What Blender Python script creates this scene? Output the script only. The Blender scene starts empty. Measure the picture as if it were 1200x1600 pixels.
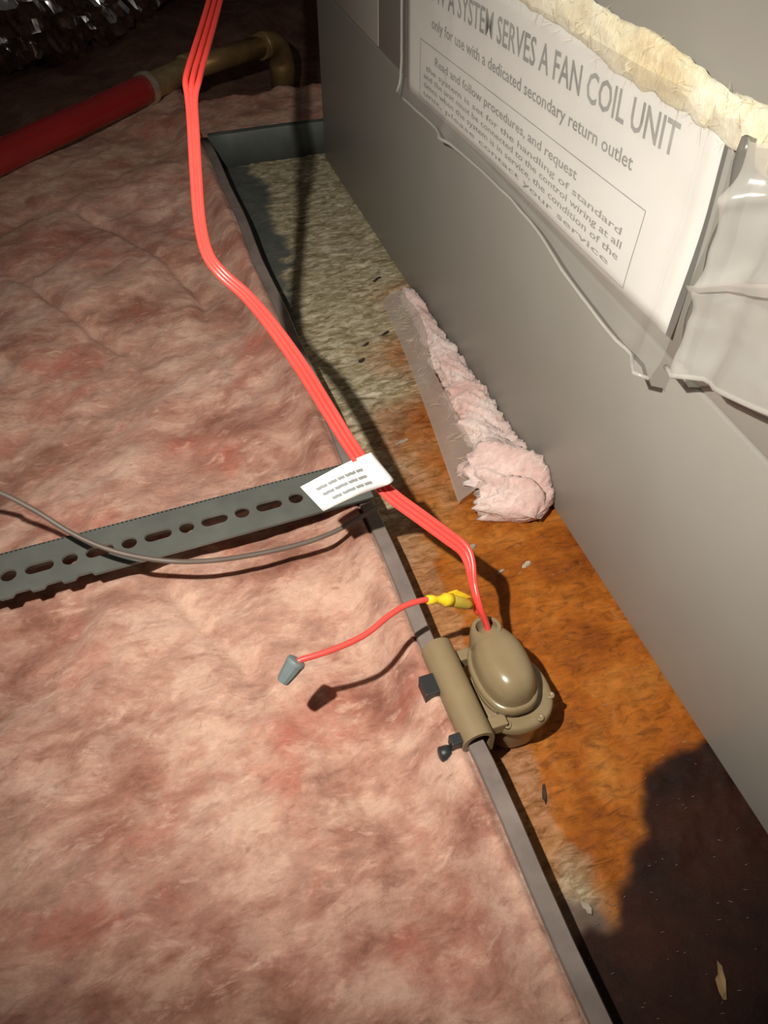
import bpy, bmesh, math, random
import numpy as np
from mathutils import Vector, Matrix

random.seed(7)
S = bpy.context.scene
COL = S.collection

# ------------------------------------------------------------------ camera
FPX = 1300.0                                   # focal length in pixels of the 1200 x 1600 frame
RGT = Vector((.94748, -.31982, 0.0))
FWD = Vector((.21766, .64481, -.73269)).normalized()
DWN = FWD.cross(RGT)
CAM = Vector((0.0, 0.0, .40))
cam_d = bpy.data.cameras.new('camera'); cam = bpy.data.objects.new('camera', cam_d); COL.objects.link(cam)
cam_d.sensor_fit = 'VERTICAL'; cam_d.sensor_height = 36.0; cam_d.lens = FPX / 1600 * 36.0
cam_d.clip_start = .01; cam_d.clip_end = 50
m3 = Matrix((RGT, -DWN, -FWD)).transposed()
cam.matrix_world = Matrix.Translation(CAM) @ m3.to_4x4()
S.camera = cam

# ------------------------------------------------------------------ world, flashlight, exposure
W = bpy.data.worlds.new('attic_dark'); S.world = W; W.use_nodes = True
W.node_tree.nodes['Background'].inputs[0].default_value = (1.0, .9, .8, 1)
W.node_tree.nodes['Background'].inputs[1].default_value = .035

LPOS = CAM + (RGT * -.74 + DWN * -.67) * .14
ld = bpy.data.lights.new('flashlight', 'SPOT'); lo = bpy.data.objects.new('flashlight', ld); COL.objects.link(lo)
ld.energy = 17.5; ld.color = (1.0, .93, .83); ld.shadow_soft_size = .0042
ld.spot_size = math.radians(94); ld.spot_blend = 1.0
lo.location = LPOS
def aim(px, py, d): return CAM + (RGT * ((px - 600) / FPX) + DWN * ((py - 800) / FPX) + FWD) * d
_t = aim(650, 690, .6)
lo.rotation_euler = (_t - LPOS).to_track_quat('-Z', 'Y').to_euler()

S.view_settings.view_transform = 'Standard'; S.view_settings.look = 'None'
S.view_settings.exposure = 0.0; S.view_settings.gamma = 1.0; S.view_settings.use_curve_mapping = False

# ------------------------------------------------------------------ helpers
def ray(px, py): return RGT * ((px - 600) / FPX) + DWN * ((py - 800) / FPX) + FWD
def at_depth(px, py, d): return CAM + ray(px, py) * d
def at_z(px, py, z):
    r = ray(px, py); return CAM + r * ((z - CAM.z) / r.z)
def at_x(px, py, x):
    r = ray(px, py); return CAM + r * ((x - CAM.x) / r.x)

def link(o, parent=None):
    COL.objects.link(o)
    if parent is not None: o.parent = parent
    return o
def mesh_obj(name, verts, faces, mat, parent=None, smooth=True):
    me = bpy.data.meshes.new(name)
    me.from_pydata([tuple(v) for v in verts], [], [tuple(f) for f in faces]); me.update()
    if smooth: me.polygons.foreach_set('use_smooth', [True] * len(me.polygons))
    if mat: me.materials.append(mat)
    o = bpy.data.objects.new(name, me)
    return link(o, parent)
def bm_obj(name, bm, mat, parent=None, smooth=False):
    bmesh.ops.recalc_face_normals(bm, faces=bm.faces)
    me = bpy.data.meshes.new(name); bm.to_mesh(me); bm.free()
    if smooth: me.polygons.foreach_set('use_smooth', [True] * len(me.polygons))
    if mat: me.materials.append(mat)
    return link(bpy.data.objects.new(name, me), parent)
def tag(o, label=None, cat=None, group=None, kind=None):
    if label: o['label'] = label
    if cat: o['category'] = cat
    if group: o['group'] = group
    if kind: o['kind'] = kind
    return o
def thing(name, label, cat, loc, group=None, kind=None):
    o = bpy.data.objects.new(name, None); o.empty_display_size = .02
    link(o); o.location = loc
    bpy.context.view_layer.update()
    return tag(o, label, cat, group, kind)
def adopt(root, *parts):                                   # parent while keeping world placement
    for p in parts:
        p.parent = root
        p.matrix_parent_inverse = Matrix.Translation(-root.location) if root.type == 'EMPTY' else root.matrix_world.inverted()
    return root
def box(bm, lo_, hi_, bev=0.0, seg=2):
    r = bmesh.ops.create_cube(bm, size=1.0)
    vs = r['verts']; c = [(a + b) / 2 for a, b in zip(lo_, hi_)]; s = [b - a for a, b in zip(lo_, hi_)]
    for v in vs: v.co = Vector((c[i] + v.co[i] * s[i] for i in range(3)))
    if bev:
        es = list({e for v in vs for e in v.link_edges})
        bmesh.ops.bevel(bm, geom=es, offset=bev, segments=seg, affect='EDGES', profile=.5)
def catmull(pts, n=8):
    pts = [Vector(p) for p in pts]; out = []
    P = [pts[0] * 2 - pts[1]] + pts + [pts[-1] * 2 - pts[-2]]
    for i in range(1, len(P) - 2):
        a, b, c, d = P[i - 1:i + 3]
        for k in range(n):
            t = k / n
            out.append(.5 * ((2 * b) + (c - a) * t + (2 * a - 5 * b + 4 * c - d) * t * t + (3 * b - a - 3 * c + d) * t ** 3))
    out.append(pts[-1]); return out
def tube(name, path, rad, mat, parent=None, sides=12, cap=True, smooth=True):
    path = [Vector(p) for p in path]; n = len(path)
    rr = rad if isinstance(rad, (list, tuple)) else [rad] * n
    t0 = (path[1] - path[0]).normalized()
    up = Vector((0, 0, 1)) if abs(t0.z) < .9 else Vector((1, 0, 0))
    nrm = (up - t0 * up.dot(t0)).normalized()
    vs, fs = [], []
    for i in range(n):
        t = (path[min(i + 1, n - 1)] - path[max(i - 1, 0)]).normalized()
        nrm = (nrm - t * nrm.dot(t)).normalized(); b = t.cross(nrm)
        for k in range(sides):
            a = 2 * math.pi * k / sides
            vs.append(path[i] + (nrm * math.cos(a) + b * math.sin(a)) * rr[i])
    for i in range(n - 1):
        for k in range(sides):
            k2 = (k + 1) % sides
            fs.append((i * sides + k, i * sides + k2, (i + 1) * sides + k2, (i + 1) * sides + k))
    if cap:
        fs.append(tuple(range(sides - 1, -1, -1))); fs.append(tuple((n - 1) * sides + k for k in range(sides)))
    return mesh_obj(name, vs, fs, mat, parent, smooth)
def lathe(name, base, axis, prof, mat, parent=None, sides=24):
    """prof: list of (distance along axis, radius)"""
    axis = Vector(axis).normalized()
    u = (Vector((1, 0, 0)) if abs(axis.x) < .8 else Vector((0, 1, 0))); u = (u - axis * u.dot(axis)).normalized(); w = axis.cross(u)
    vs, fs = [], []
    for h, r in prof:
        for k in range(sides):
            a = 2 * math.pi * k / sides
            vs.append(Vector(base) + axis * h + (u * math.cos(a) + w * math.sin(a)) * r)
    for i in range(len(prof) - 1):
        for k in range(sides):
            k2 = (k + 1) % sides
            fs.append((i * sides + k, i * sides + k2, (i + 1) * sides + k2, (i + 1) * sides + k))
    fs.append(tuple(range(sides - 1, -1, -1))); fs.append(tuple((len(prof) - 1) * sides + k for k in range(sides)))
    return mesh_obj(name, vs, fs, mat, parent)
def loft(name, rings, mat, parent=None, smooth=True):
    n = len(rings[0]); vs = [p for r in rings for p in r]; fs = []
    for i in range(len(rings) - 1):
        for k in range(n):
            k2 = (k + 1) % n
            fs.append((i * n + k, i * n + k2, (i + 1) * n + k2, (i + 1) * n + k))
    fs.append(tuple(range(n - 1, -1, -1))); fs.append(tuple((len(rings) - 1) * n + k for k in range(n)))
    return mesh_obj(name, vs, fs, mat, parent, smooth)
def autosmooth(o, deg=35):
    bm = bmesh.new(); bm.from_mesh(o.data)
    bmesh.ops.recalc_face_normals(bm, faces=bm.faces)
    for e in bm.edges:
        e.smooth = not (len(e.link_faces) == 2 and e.calc_face_angle(0) > math.radians(deg))
    bm.to_mesh(o.data); bm.free(); return o
def solid(o, th, off=0):
    md = o.modifiers.new('thickness', 'SOLIDIFY'); md.thickness = th; md.offset = off; return o

# lattice noise in numpy
_rng = np.random.RandomState(3); _TAB = _rng.rand(256, 256)
def vnoise(x, y, seed=0):
    x = x + seed * 17.31; y = y + seed * 9.77
    xi = np.floor(x).astype(int); yi = np.floor(y).astype(int); xf = x - xi; yf = y - yi
    u = xf * xf * xf * (xf * (xf * 6 - 15) + 10); v = yf * yf * yf * (yf * (yf * 6 - 15) + 10)
    g = lambda a, b: _TAB[a % 256, b % 256]
    return (g(xi, yi) * (1 - u) + g(xi + 1, yi) * u) * (1 - v) + (g(xi, yi + 1) * (1 - u) + g(xi + 1, yi + 1) * u) * v
def fbm(x, y, octv=4, seed=0):
    s = 0; a = 1; tot = 0
    for k in range(octv):
        s = s + a * (vnoise(x, y, seed + k * 3) - .5); tot += a; a *= .5; x = x * 2.03; y = y * 2.03
    return s / tot * 2
def smooth01(a, b, x):
    t = np.clip((x - a) / (b - a), 0, 1); return t * t * (3 - 2 * t)

# ------------------------------------------------------------------ materials
def new_mat(name):
    m = bpy.data.materials.new(name); m.use_nodes = True
    return m, m.node_tree.nodes, m.node_tree.links, m.node_tree.nodes['Principled BSDF']
def rgb(h):                                                # sRGB 0-255 to linear
    return tuple(((c / 255) / 12.92 if c / 255 <= .04045 else ((c / 255 + .055) / 1.055) ** 2.4) for c in h) + (1,)
def noise_tex(nt, scale, detail=4, rough=.55, vec=None, dist=0.0):
    n = nt.nodes.new('ShaderNodeTexNoise'); n.inputs['Scale'].default_value = scale
    n.inputs['Detail'].default_value = detail; n.inputs['Roughness'].default_value = rough; n.inputs['Distortion'].default_value = dist
    if vec is not None: nt.links.new(vec, n.inputs['Vector'])
    return n
def ramp(nt, fac, stops):
    r = nt.nodes.new('ShaderNodeValToRGB')
    while len(r.color_ramp.elements) < len(stops): r.color_ramp.elements.new(.5)
    for e, (p, c) in zip(r.color_ramp.elements, stops): e.position = p; e.color = c
    nt.links.new(fac, r.inputs[0]); return r
def mix(nt, fac, a, b, mode='MIX'):
    n = nt.nodes.new('ShaderNodeMix'); n.data_type = 'RGBA'; n.blend_type = mode
    for s, v in ((n.inputs[0], fac), (n.inputs[6], a), (n.inputs[7], b)):
        if hasattr(v, 'is_linked') or hasattr(v, 'links'): nt.links.new(v, s)
        else: s.default_value = v
    return n.outputs[2]
def obj_coord(nt, scale=(1, 1, 1), rot=(0, 0, 0)):
    t = nt.nodes.new('ShaderNodeNewGeometry'); mp = nt.nodes.new('ShaderNodeMapping')
    mp.inputs['Scale'].default_value = scale; mp.inputs['Rotation'].default_value = rot
    nt.links.new(t.outputs['Position'], mp.inputs[0]); return mp.outputs[0]
def bump(nt, bsdf, h, strength=.5, dist=.002):
    b = nt.nodes.new('ShaderNodeBump'); b.inputs['Strength'].default_value = strength; b.inputs['Distance'].default_value = dist
    nt.links.new(h, b.inputs['Height']); nt.links.new(b.outputs[0], bsdf.inputs['Normal']); return b
def plain(name, col, rough=.5, metal=0.0, var=.12, scale=60, bmp=0.0, spec=.5):
    """a single colour with faint procedural mottling"""
    m, N, L, B = new_mat(name); nt = m.node_tree
    v = obj_coord(nt); n = noise_tex(nt, scale, 5, .6, v)
    c = Vector(col[:3])
    r = ramp(nt, n.outputs[0], [(.3, tuple(c * (1 - var)) + (1,)), (.7, tuple(c * (1 + var)) + (1,))])
    L.new(r.outputs[0], B.inputs['Base Color'])
    B.inputs['Roughness'].default_value = rough; B.inputs['Metallic'].default_value = metal
    B.inputs['Specular IOR Level'].default_value = spec
    if bmp: bump(nt, B, n.outputs[0], bmp, .001)
    return m

def make_insulation(name, c_dark, c_red, c_mid, c_pale):
    m, N, L, B = new_mat(name); nt = m.node_tree
    wisp = obj_coord(nt, (1, 1.7, 1), (0, 0, math.radians(-52)))
    a = noise_tex(nt, 8, 6, .6, wisp, .3); b = noise_tex(nt, 24, 8, .66, wisp, .35)
    d = noise_tex(nt, 15, 4, .55, obj_coord(nt, (1, 1.1, 1), (0, 0, .6)), .3); f = noise_tex(nt, 220, 4, .7, wisp, .5)
    base = ramp(nt, a.outputs[0], [(.36, c_dark), (.46, c_mid), (.58, c_pale), (.72, c_mid)])
    det = ramp(nt, b.outputs[0], [(.37, c_dark), (.48, c_mid), (.60, c_pale)])
    c1 = mix(nt, .55, base.outputs[0], det.outputs[0])
    red = ramp(nt, d.outputs[0], [(.52, (0, 0, 0, 1)), (.74, (1, 1, 1, 1))])
    rf = N.new('ShaderNodeMath'); rf.operation = 'MULTIPLY'; L.new(red.outputs[0], rf.inputs[0]); rf.inputs[1].default_value = .8
    c2 = mix(nt, rf.outputs[0], c1, c_red)
    w2 = noise_tex(nt, 48, 6, .7, obj_coord(nt, (1, 2.4, 1), (0, 0, math.radians(-58))), .5)
    wf = ramp(nt, w2.outputs[0], [(.55, (0, 0, 0, 1)), (.72, (.75, .75, .75, 1))]); wd = ramp(nt, w2.outputs[0], [(.30, (.55, .55, .55, 1)), (.44, (0, 0, 0, 1))])
    c2 = mix(nt, wf.outputs[0], c2, tuple(min(1, x * 1.12) for x in c_pale[:3]) + (1,)); c2 = mix(nt, wd.outputs[0], c2, c_dark)
    fine = ramp(nt, f.outputs[0], [(.3, (.88, .88, .88, 1)), (.7, (1.10, 1.10, 1.10, 1))])
    c3 = mix(nt, 1.0, c2, fine.outputs[0], 'MULTIPLY')
    L.new(c3, B.inputs['Base Color']); B.inputs['Roughness'].default_value = .95; B.inputs['Specular IOR Level'].default_value = .1
    B.inputs['Subsurface Weight'].default_value = .45; B.inputs['Subsurface Radius'].default_value = (1, .62, .5); B.inputs['Subsurface Scale'].default_value = .007
    B.inputs['Sheen Weight'].default_value = .25; B.inputs['Sheen Roughness'].default_value = .6; B.inputs['Sheen Tint'].default_value = c_pale
    h = N.new('ShaderNodeMath'); h.operation = 'ADD'; L.new(b.outputs[0], h.inputs[0]); L.new(f.outputs[0], h.inputs[1])
    bump(nt, B, h.outputs[0], .38, .004)
    return m
M = {}
M['pink'] = make_insulation('pink_fibreglass', (.22, .090, .062, 1), (.45, .11, .075, 1), (.43, .220, .162, 1), (.66, .440, .345, 1))
M['pink_clean'] = make_insulation('clean_pink_fibreglass', (.58, .38, .34, 1), (.70, .42, .38, 1), (.74, .54, .50, 1), (.84, .70, .65, 1))
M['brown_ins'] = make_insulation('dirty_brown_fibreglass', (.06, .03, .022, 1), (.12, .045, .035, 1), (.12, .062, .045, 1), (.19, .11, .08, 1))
M['fibre'] = plain('glass_fibre', (.62, .42, .35), .8, var=.2, scale=30)
M['cream'] = make_insulation('cream_fibreglass', (.56, .46, .27, 1), (.55, .40, .18, 1), (.72, .64, .44, 1), (.82, .77, .62, 1))
M['cream_fibre'] = plain('cream_fibre', (.78, .70, .50), .8, var=.2, scale=30)
M['cabinet'] = plain('painted_cabinet_steel', (.325, .312, .278), .40, var=.035, scale=14, spec=.35)
M['gap'] = plain('dark_joint', (.03, .028, .025), .8)
M['tan'] = plain('tan_plastic', (.235, .178, .098), .26, var=.06, scale=80)
M['tan_rough'] = plain('tan_plastic_bracket', (.245, .185, .102), .42, var=.06, scale=80)
M['black'] = plain('black_plastic', (.022, .024, .026), .45, var=.15)
M['red_wire'] = plain('red_wire_insulation', (.86, .075, .060), .28, var=.06, scale=40)
M['red_pipe'] = plain('red_plastic_pipe', (.34, .014, .014), .30, var=.10, scale=25, spec=.9)
M['brass'] = plain('dull_brass', (.55, .40, .20), .36, metal=.7, var=.25, scale=70)
M['copper'] = plain('tarnished_copper', (.34, .21, .09), .42, metal=.55, var=.3, scale=50)
M['steel_edge'] = plain('bright_collar_metal', (.85, .78, .62), .3, metal=.8, var=.2, scale=90)
M['strut'] = plain('grey_green_painted_steel', (.150, .158, .142), .5, metal=.25, var=.14, scale=45)
M['grey_wire'] = plain('grey_brown_cable_jacket', (.125, .098, .080), .5, var=.15)
M['paper'] = plain('white_paper', (.80, .79, .755), .75, var=.03, scale=25, spec=.2)
M['ink'] = plain('faded_ink', (.30, .30, .285), .8, var=.2, spec=.1)
M['tag'] = plain('white_tag_film', (.80, .81, .79), .5, var=.03)
M['tag_ink'] = plain('grey_tag_print', (.25, .26, .26), .7, var=.15)
M['nut'] = plain('grey_wire_nut_plastic', (.165, .205, .205), .45, var=.12)
M['yellow'] = plain('yellow_nylon', (.80, .56, .02), .35, var=.12)
M['yellow_dull'] = plain('dull_yellow_nylon', (.42, .31, .035), .45, var=.2)
M['wood'] = plain('dark_attic_wood', (.055, .034, .022), .8, var=.4, scale=12)
M['chip_dark'] = plain('dark_flake', (.035, .022, .014), .8, var=.3)
M['chip_tan'] = plain('tan_flake', (.26, .17, .08), .8, var=.4)
M['chip_grey'] = plain('grey_flake', (.36, .31, .23), .8, var=.4)
M['deck'] = plain('plywood_deck', (.10, .07, .045), .85, var=.3, scale=10)

def make_film(name, clear, col, gloss_rough=.18):
    m, N, L, B = new_mat(name); nt = m.node_tree
    out = N['Material Output']; N.remove(B)
    tr = N.new('ShaderNodeBsdfTransparent'); df = N.new('ShaderNodeBsdfDiffuse'); tl = N.new('ShaderNodeBsdfTranslucent'); gl = N.new('ShaderNodeBsdfGlossy')
    v = obj_coord(nt, (1, 1, 1)); n = noise_tex(nt, 30, 4, .6, v)
    r = ramp(nt, n.outputs[0], [(.35, tuple(c * .9 for c in col) + (1,)), (.65, col + (1,))])
    L.new(r.outputs[0], df.inputs[0]); L.new(r.outputs[0], tl.inputs[0]); gl.inputs['Roughness'].default_value = gloss_rough
    gl.inputs[0].default_value = (.9, .9, .88, 1)
    m1 = N.new('ShaderNodeMixShader'); m1.inputs[0].default_value = .35; L.new(df.outputs[0], m1.inputs[1]); L.new(tl.outputs[0], m1.inputs[2])
    m2 = N.new('ShaderNodeMixShader'); m2.inputs[0].default_value = clear; L.new(m1.outputs[0], m2.inputs[1]); L.new(tr.outputs[0], m2.inputs[2])
    m3_ = N.new('ShaderNodeMixShader'); m3_.inputs[0].default_value = .07; L.new(m2.outputs[0], m3_.inputs[1]); L.new(gl.outputs[0], m3_.inputs[2])
    L.new(m3_.outputs[0], out.inputs[0]); return m
M['film_clear'] = make_film('clear_sleeve_film', .80, (.80, .79, .75))
M['film_milky'] = make_film('milky_bag_film', .38, (.74, .73, .68))
M['film_gap_shade'] = make_film('gap_shade_film', .25, (.26, .25, .23))  # colour darkened to imitate the shadow beside the sleeve edge
M['film_dusty'] = make_film('dusty_wrap_film', .50, (.78, .70, .63))

def make_foil():
    m, N, L, B = new_mat('crinkled_foil'); nt = m.node_tree
    B.inputs['Metallic'].default_value = 1.0; B.inputs['Roughness'].default_value = .16
    v = obj_coord(nt); n = noise_tex(nt, 55, 5, .6, v, .6)
    r = ramp(nt, n.outputs[0], [(.35, (.55, .55, .58, 1)), (.65, (.95, .95, .96, 1))])
    L.new(r.outputs[0], B.inputs['Base Color'])
    vo = N.new('ShaderNodeTexVoronoi'); vo.inputs['Scale'].default_value = 38; L.new(v, vo.inputs['Vector'])
    bump(nt, B, vo.outputs['Distance'], .65, .006); return m
M['foil'] = make_foil()

def make_galv():
    """galvanised pan sheet carrying crust, rust and a brown-black patch (masks stored per vertex)"""
    m, N, L, B = new_mat('galvanised_pan_floor'); nt = m.node_tree
    v = obj_coord(nt); vs = obj_coord(nt, (1, 2.8, 1), (0, 0, math.radians(-32)))
    def attr(n):
        a = N.new('ShaderNodeAttribute'); a.attribute_name = n; return a.outputs['Fac']
    n1 = noise_tex(nt, 60, 6, .65, v); n2 = noise_tex(nt, 75, 7, .72, vs, .9); n3 = noise_tex(nt, 22, 5, .6, v, .5)
    galv = ramp(nt, n1.outputs[0], [(.3, (.075, .085, .078, 1)), (.7, (.125, .132, .118, 1))])
    crust = ramp(nt, n2.outputs[0], [(.33, (.13, .10, .055, 1)), (.47, (.34, .285, .17, 1)), (.62, (.62, .56, .42, 1))])
    rust = ramp(nt, n3.outputs[0], [(.28, (.17, .038, .003, 1)), (.5, (.32, .092, .008, 1)), (.72, (.42, .165, .030, 1))])
    rg = ramp(nt, n2.outputs[0], [(.34, (.55, .52, .46, 1)), (.48, (1, 1, 1, 1)), (.66, (1.35, 1.3, 1.2, 1))])
    rustc = mix(nt, 1.0, rust.outputs[0], rg.outputs[0], 'MULTIPLY')
    dark_patch = ramp(nt, n3.outputs[0], [(.3, (.009, .003, .002, 1)), (.7, (.040, .011, .005, 1))])
    c = mix(nt, attr('crust'), galv.outputs[0], crust.outputs[0])
    c = mix(nt, attr('rust'), c, rustc)
    c = mix(nt, attr('dark_patch'), c, dark_patch.outputs[0])
    L.new(c, B.inputs['Base Color']); B.inputs['Roughness'].default_value = .62; B.inputs['Specular IOR Level'].default_value = .25
    h = N.new('ShaderNodeMath'); h.operation = 'ADD'; L.new(n2.outputs[0], h.inputs[0]); L.new(n1.outputs[0], h.inputs[1])
    bump(nt, B, h.outputs[0], .5, .0018); return m
M['pan_floor'] = make_galv()
M['pan'] = plain('dusty_galvanised_sheet', (.21, .17, .15), .6, metal=.05, var=.25, scale=40)
M['pan_back'] = plain('dull_galvanised_sheet', (.105, .118, .108), .6, metal=.2, var=.15, scale=40)

# ------------------------------------------------------------------ setting: deck, far wall, joist
FLOOR_Z = -.075
bm = bmesh.new(); box(bm, (-1.6, -1.0, FLOOR_Z - .02), (1.8, 2.6, FLOOR_Z)); tag(bm_obj('floor', bm, M['deck']), kind='structure')
bm = bmesh.new(); box(bm, (-1.6, 2.6, FLOOR_Z), (1.8, 2.64, 1.4)); tag(bm_obj('wall_back', bm, M['wood']), kind='structure')

# ------------------------------------------------------------------ insulation batts
PIPE_Z = .012
PA, PB = at_z(0, 245, PIPE_Z), at_z(230, 138, PIPE_Z)
def pipe_y(x): return PA.y + (x - PA.x) * (PB.y - PA.y) / (PB.x - PA.x)
def ins_height(x, y):
    h = -.022 + .013 * fbm(x * 6, y * 6, 3, 1) + .0085 * fbm((x * .64 + y * .77) * 13, (y * .64 - x * .77) * 24, 3, 5) + .0018 * fbm((x * .64 + y * .77) * 70, (y * .64 - x * .77) * 130, 3, 9)
    h = h + .012 * smooth01(.75, .95, y)
    sg = x * .9 + y * .45                               # a few long soft creases
    h = h - .006 * np.exp(-((vnoise(sg * 9, (y - x) * 2.5, 4) - .5) / .05) ** 2)
    return h
def grid_obj(name, xs, ys, hf, mat, parent=None, attrs=None):
    X, Y = np.meshgrid(xs, ys); Z = hf(X, Y); nx, ny = len(xs), len(ys)
    co = np.stack([X, Y, Z], -1).reshape(-1, 3)
    i = np.arange(ny - 1)[:, None] * nx + np.arange(nx - 1)[None, :]
    f = np.stack([i, i + 1, i + nx + 1, i + nx], -1).reshape(-1, 4)
    me = bpy.data.meshes.new(name); me.from_pydata(co.tolist(), [], f.tolist()); me.update()
    me.polygons.foreach_set('use_smooth', [True] * len(me.polygons)); me.materials.append(mat)
    if attrs:
        for k, fn in attrs.items():
            a = me.attributes.new(k, 'FLOAT', 'POINT'); a.data.foreach_set('value', np.clip(fn(X, Y), 0, 1).astype(np.float32).ravel())
    return link(bpy.data.objects.new(name, me), parent)
def main_h(x, y):
    h = ins_height(x, y)
    e = smooth01(.078, .102, x)                        # swells up to the pan flange and tucks in under it
    h = h * (1 - e) + (-.0012 + .0018 * fbm(y * 40, y * 11, 3, 14)) * e
    h = h - .004 * smooth01(.1030, .1070, x)
    h = np.where(x > .1110, FLOOR_Z + .001, h)
    back = pipe_y(x) + .035 + .02 * fbm(x * 20, y * 3, 3, 12)
    h = h - (h - FLOOR_Z - .002) * smooth01(0, .05, y - back)
    h = np.where((x < -.738) | (y < -.438), FLOOR_Z + .001, h)
    return h
xs = np.concatenate([np.arange(-.74, -.20, .008), np.arange(-.20, .1135, .0022)])
ys = np.concatenate([np.arange(-.44, -.02, .008), np.arange(-.02, .6, .0022), np.arange(.6, 1.32, .0035)])
batt = grid_obj('insulation_batt', xs, ys, main_h, M['pink'])
tag(batt, 'wide dusty pink fibreglass insulation covering the attic floor beside the pan', 'insulation')

def fibres(name, n, pos_fn, mat, parent, lmin=.006, lmax=.02, r=.00011, lift=.001, dirz=0.2):
    vs, fs = [], []
    for k in range(n):
        p = pos_fn()
        if p is None: continue
        a = random.gauss(math.radians(25), .8); L_ = random.uniform(lmin, lmax)
        d = Vector((math.cos(a), math.sin(a), random.gauss(0, dirz))).normalized()
        cv = Vector((random.gauss(0, .35), random.gauss(0, .35), random.uniform(-.5, -.1)))
        b0 = len(vs); q = Vector((0, 0, 1)).cross(d).normalized()
        for s in range(4):
            t = s / 3 - .5
            c = p + d * (L_ * t) + cv * (L_ * t * t) + Vector((0, 0, lift))
            rr = r * (1 if s in (1, 2) else .4)
            vs += [c - q * rr, c + q * rr, c + Vector((0, 0, rr * 1.4))]
        for s in range(3):
            i = b0 + s * 3
            fs += [(i, i + 1, i + 4, i + 3), (i + 1, i + 2, i + 5, i + 4), (i + 2, i, i + 3, i + 5)]
    o = mesh_obj(name, vs, fs, mat, None); tag(o, kind='stuff'); adopt(parent, o); return o
def ins_pos():
    x = random.uniform(-.2, .1); y = random.uniform(.0, .95)
    return Vector((x, y, float(main_h(np.array([x]), np.array([y]))[0])))
fibres('fibre', 700, ins_pos, M['fibre'], batt, .005, .014, .00006, .0003, .1)

def back_h(x, y):
    h = -.012 + .012 * fbm(x * 14, y * 14, 4, 21) + .004 * fbm(x * 60, y * 60, 3, 23)
    e = np.minimum(np.minimum(smooth01(.095, .115, x), smooth01(.62, .60, x)), np.minimum(smooth01(.972, .985, y), smooth01(1.16, 1.10, y)))
    return FLOOR_Z + .001 + (h - FLOOR_Z - .001) * e
bb = grid_obj('insulation_batt', np.arange(.094, .63, .004), np.arange(.971, 1.17, .004), back_h, M['pink'])
tag(bb, 'shadowed pink insulation between the far pan end and the copper elbow', 'insulation')
def far_h(x, y):
    h = -.035 + .045 * fbm(x * 5, y * 5, 4, 31) + .012 * fbm(x * 25, y * 25, 3, 33)
    e = smooth01(0, .07, y - np.maximum(pipe_y(x) + .10, np.where(x > .08, 1.18, 0)))
    return FLOOR_Z + .001 + (h - FLOOR_Z - .001) * e
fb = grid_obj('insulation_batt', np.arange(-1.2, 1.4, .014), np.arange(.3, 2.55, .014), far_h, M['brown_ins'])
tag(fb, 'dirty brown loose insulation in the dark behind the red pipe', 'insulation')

# ------------------------------------------------------------------ drain pan
RX, PZ, PY1, PY0 = .116, -.038, .962, -.44             # left rim, floor level, far end, near end
PX1 = .86
pan = thing('drain_pan', 'galvanised metal drain pan with rusty orange floor under the grey cabinet', 'drain pan', (RX, .3, PZ))
def polyd(X, Y, poly):
    """signed distance (inside positive) to a polygon in plan"""
    inside = np.zeros_like(X, bool); dmin = np.full(X.shape, 9.0)
    n = len(poly)
    for i in range(n):
        (x1, y1), (x2, y2) = poly[i], poly[(i + 1) % n]
        cond = ((y1 > Y) != (y2 > Y)) & (X < (x2 - x1) * (Y - y1) / (y2 - y1 + 1e-12) + x1); inside ^= cond
        t = np.clip(((X - x1) * (x2 - x1) + (Y - y1) * (y2 - y1)) / ((x2 - x1) ** 2 + (y2 - y1) ** 2 + 1e-12), 0, 1)
        dmin = np.minimum(dmin, np.hypot(X - x1 - t * (x2 - x1), Y - y1 - t * (y2 - y1)))
    return np.where(inside, dmin, -dmin)
DARK_PATCH = [(.262, .162), (.236, .158), (.222, .157), (.206, .151), (.198, .140), (.188, .130), (.187, .122), (.172, .117), (.169, .108), (.158, .099), (.150, .088), (.144, .086), (.136, .090), (.128, .086), (.112, .092), (.118, -.45), (.40, -.45), (.40, .20)]
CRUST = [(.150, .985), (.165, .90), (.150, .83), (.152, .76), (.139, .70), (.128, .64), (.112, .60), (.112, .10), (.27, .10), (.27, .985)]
def f_dark_patch(X, Y): return smooth01(-.003, .004, polyd(X, Y, DARK_PATCH) + .004 * fbm(X * 60, Y * 60, 3, 41))  # brown-black area over the near right end of the floor, noisy edge
def f_crust(X, Y): return smooth01(-.006, .008, polyd(X, Y, CRUST) + .014 * fbm(X * 45, Y * 90, 4, 43)) * .97
def f_rust(X, Y):
    a = smooth01(.62, .38, Y - (X - .18) * 1.8 + .10 * fbm(X * 22, Y * 22, 4, 45))
    near = smooth01(.135, .152, X + .012 * fbm(X * 50, Y * 50, 3, 47))        # paler dust along the rim
    low = smooth01(.40, .33, Y + .03 * fbm(X * 40, Y * 40, 3, 49))
    grey = smooth01(.020, .004, np.hypot((X - .138) * .9, (Y - .098) * .6) + .006 * fbm(X * 80, Y * 80, 3, 51))
    return a * (np.maximum(near, .30 + .45 * low)) * (1 - .75 * grey)
def pan_h(X, Y):
    return PZ + .0012 * f_crust(X, Y) * (1 + 1.3 * fbm(X * 60 + Y * 40, Y * 200 - X * 120, 4, 55)) + .0004 * fbm(X * 70, Y * 70, 3, 57)
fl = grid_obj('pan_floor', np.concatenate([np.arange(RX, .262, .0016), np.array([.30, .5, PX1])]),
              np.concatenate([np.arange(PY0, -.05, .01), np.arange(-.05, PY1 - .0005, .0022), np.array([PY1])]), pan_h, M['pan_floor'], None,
              {'crust': f_crust, 'rust': f_rust, 'dark_patch': f_dark_patch})
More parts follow.
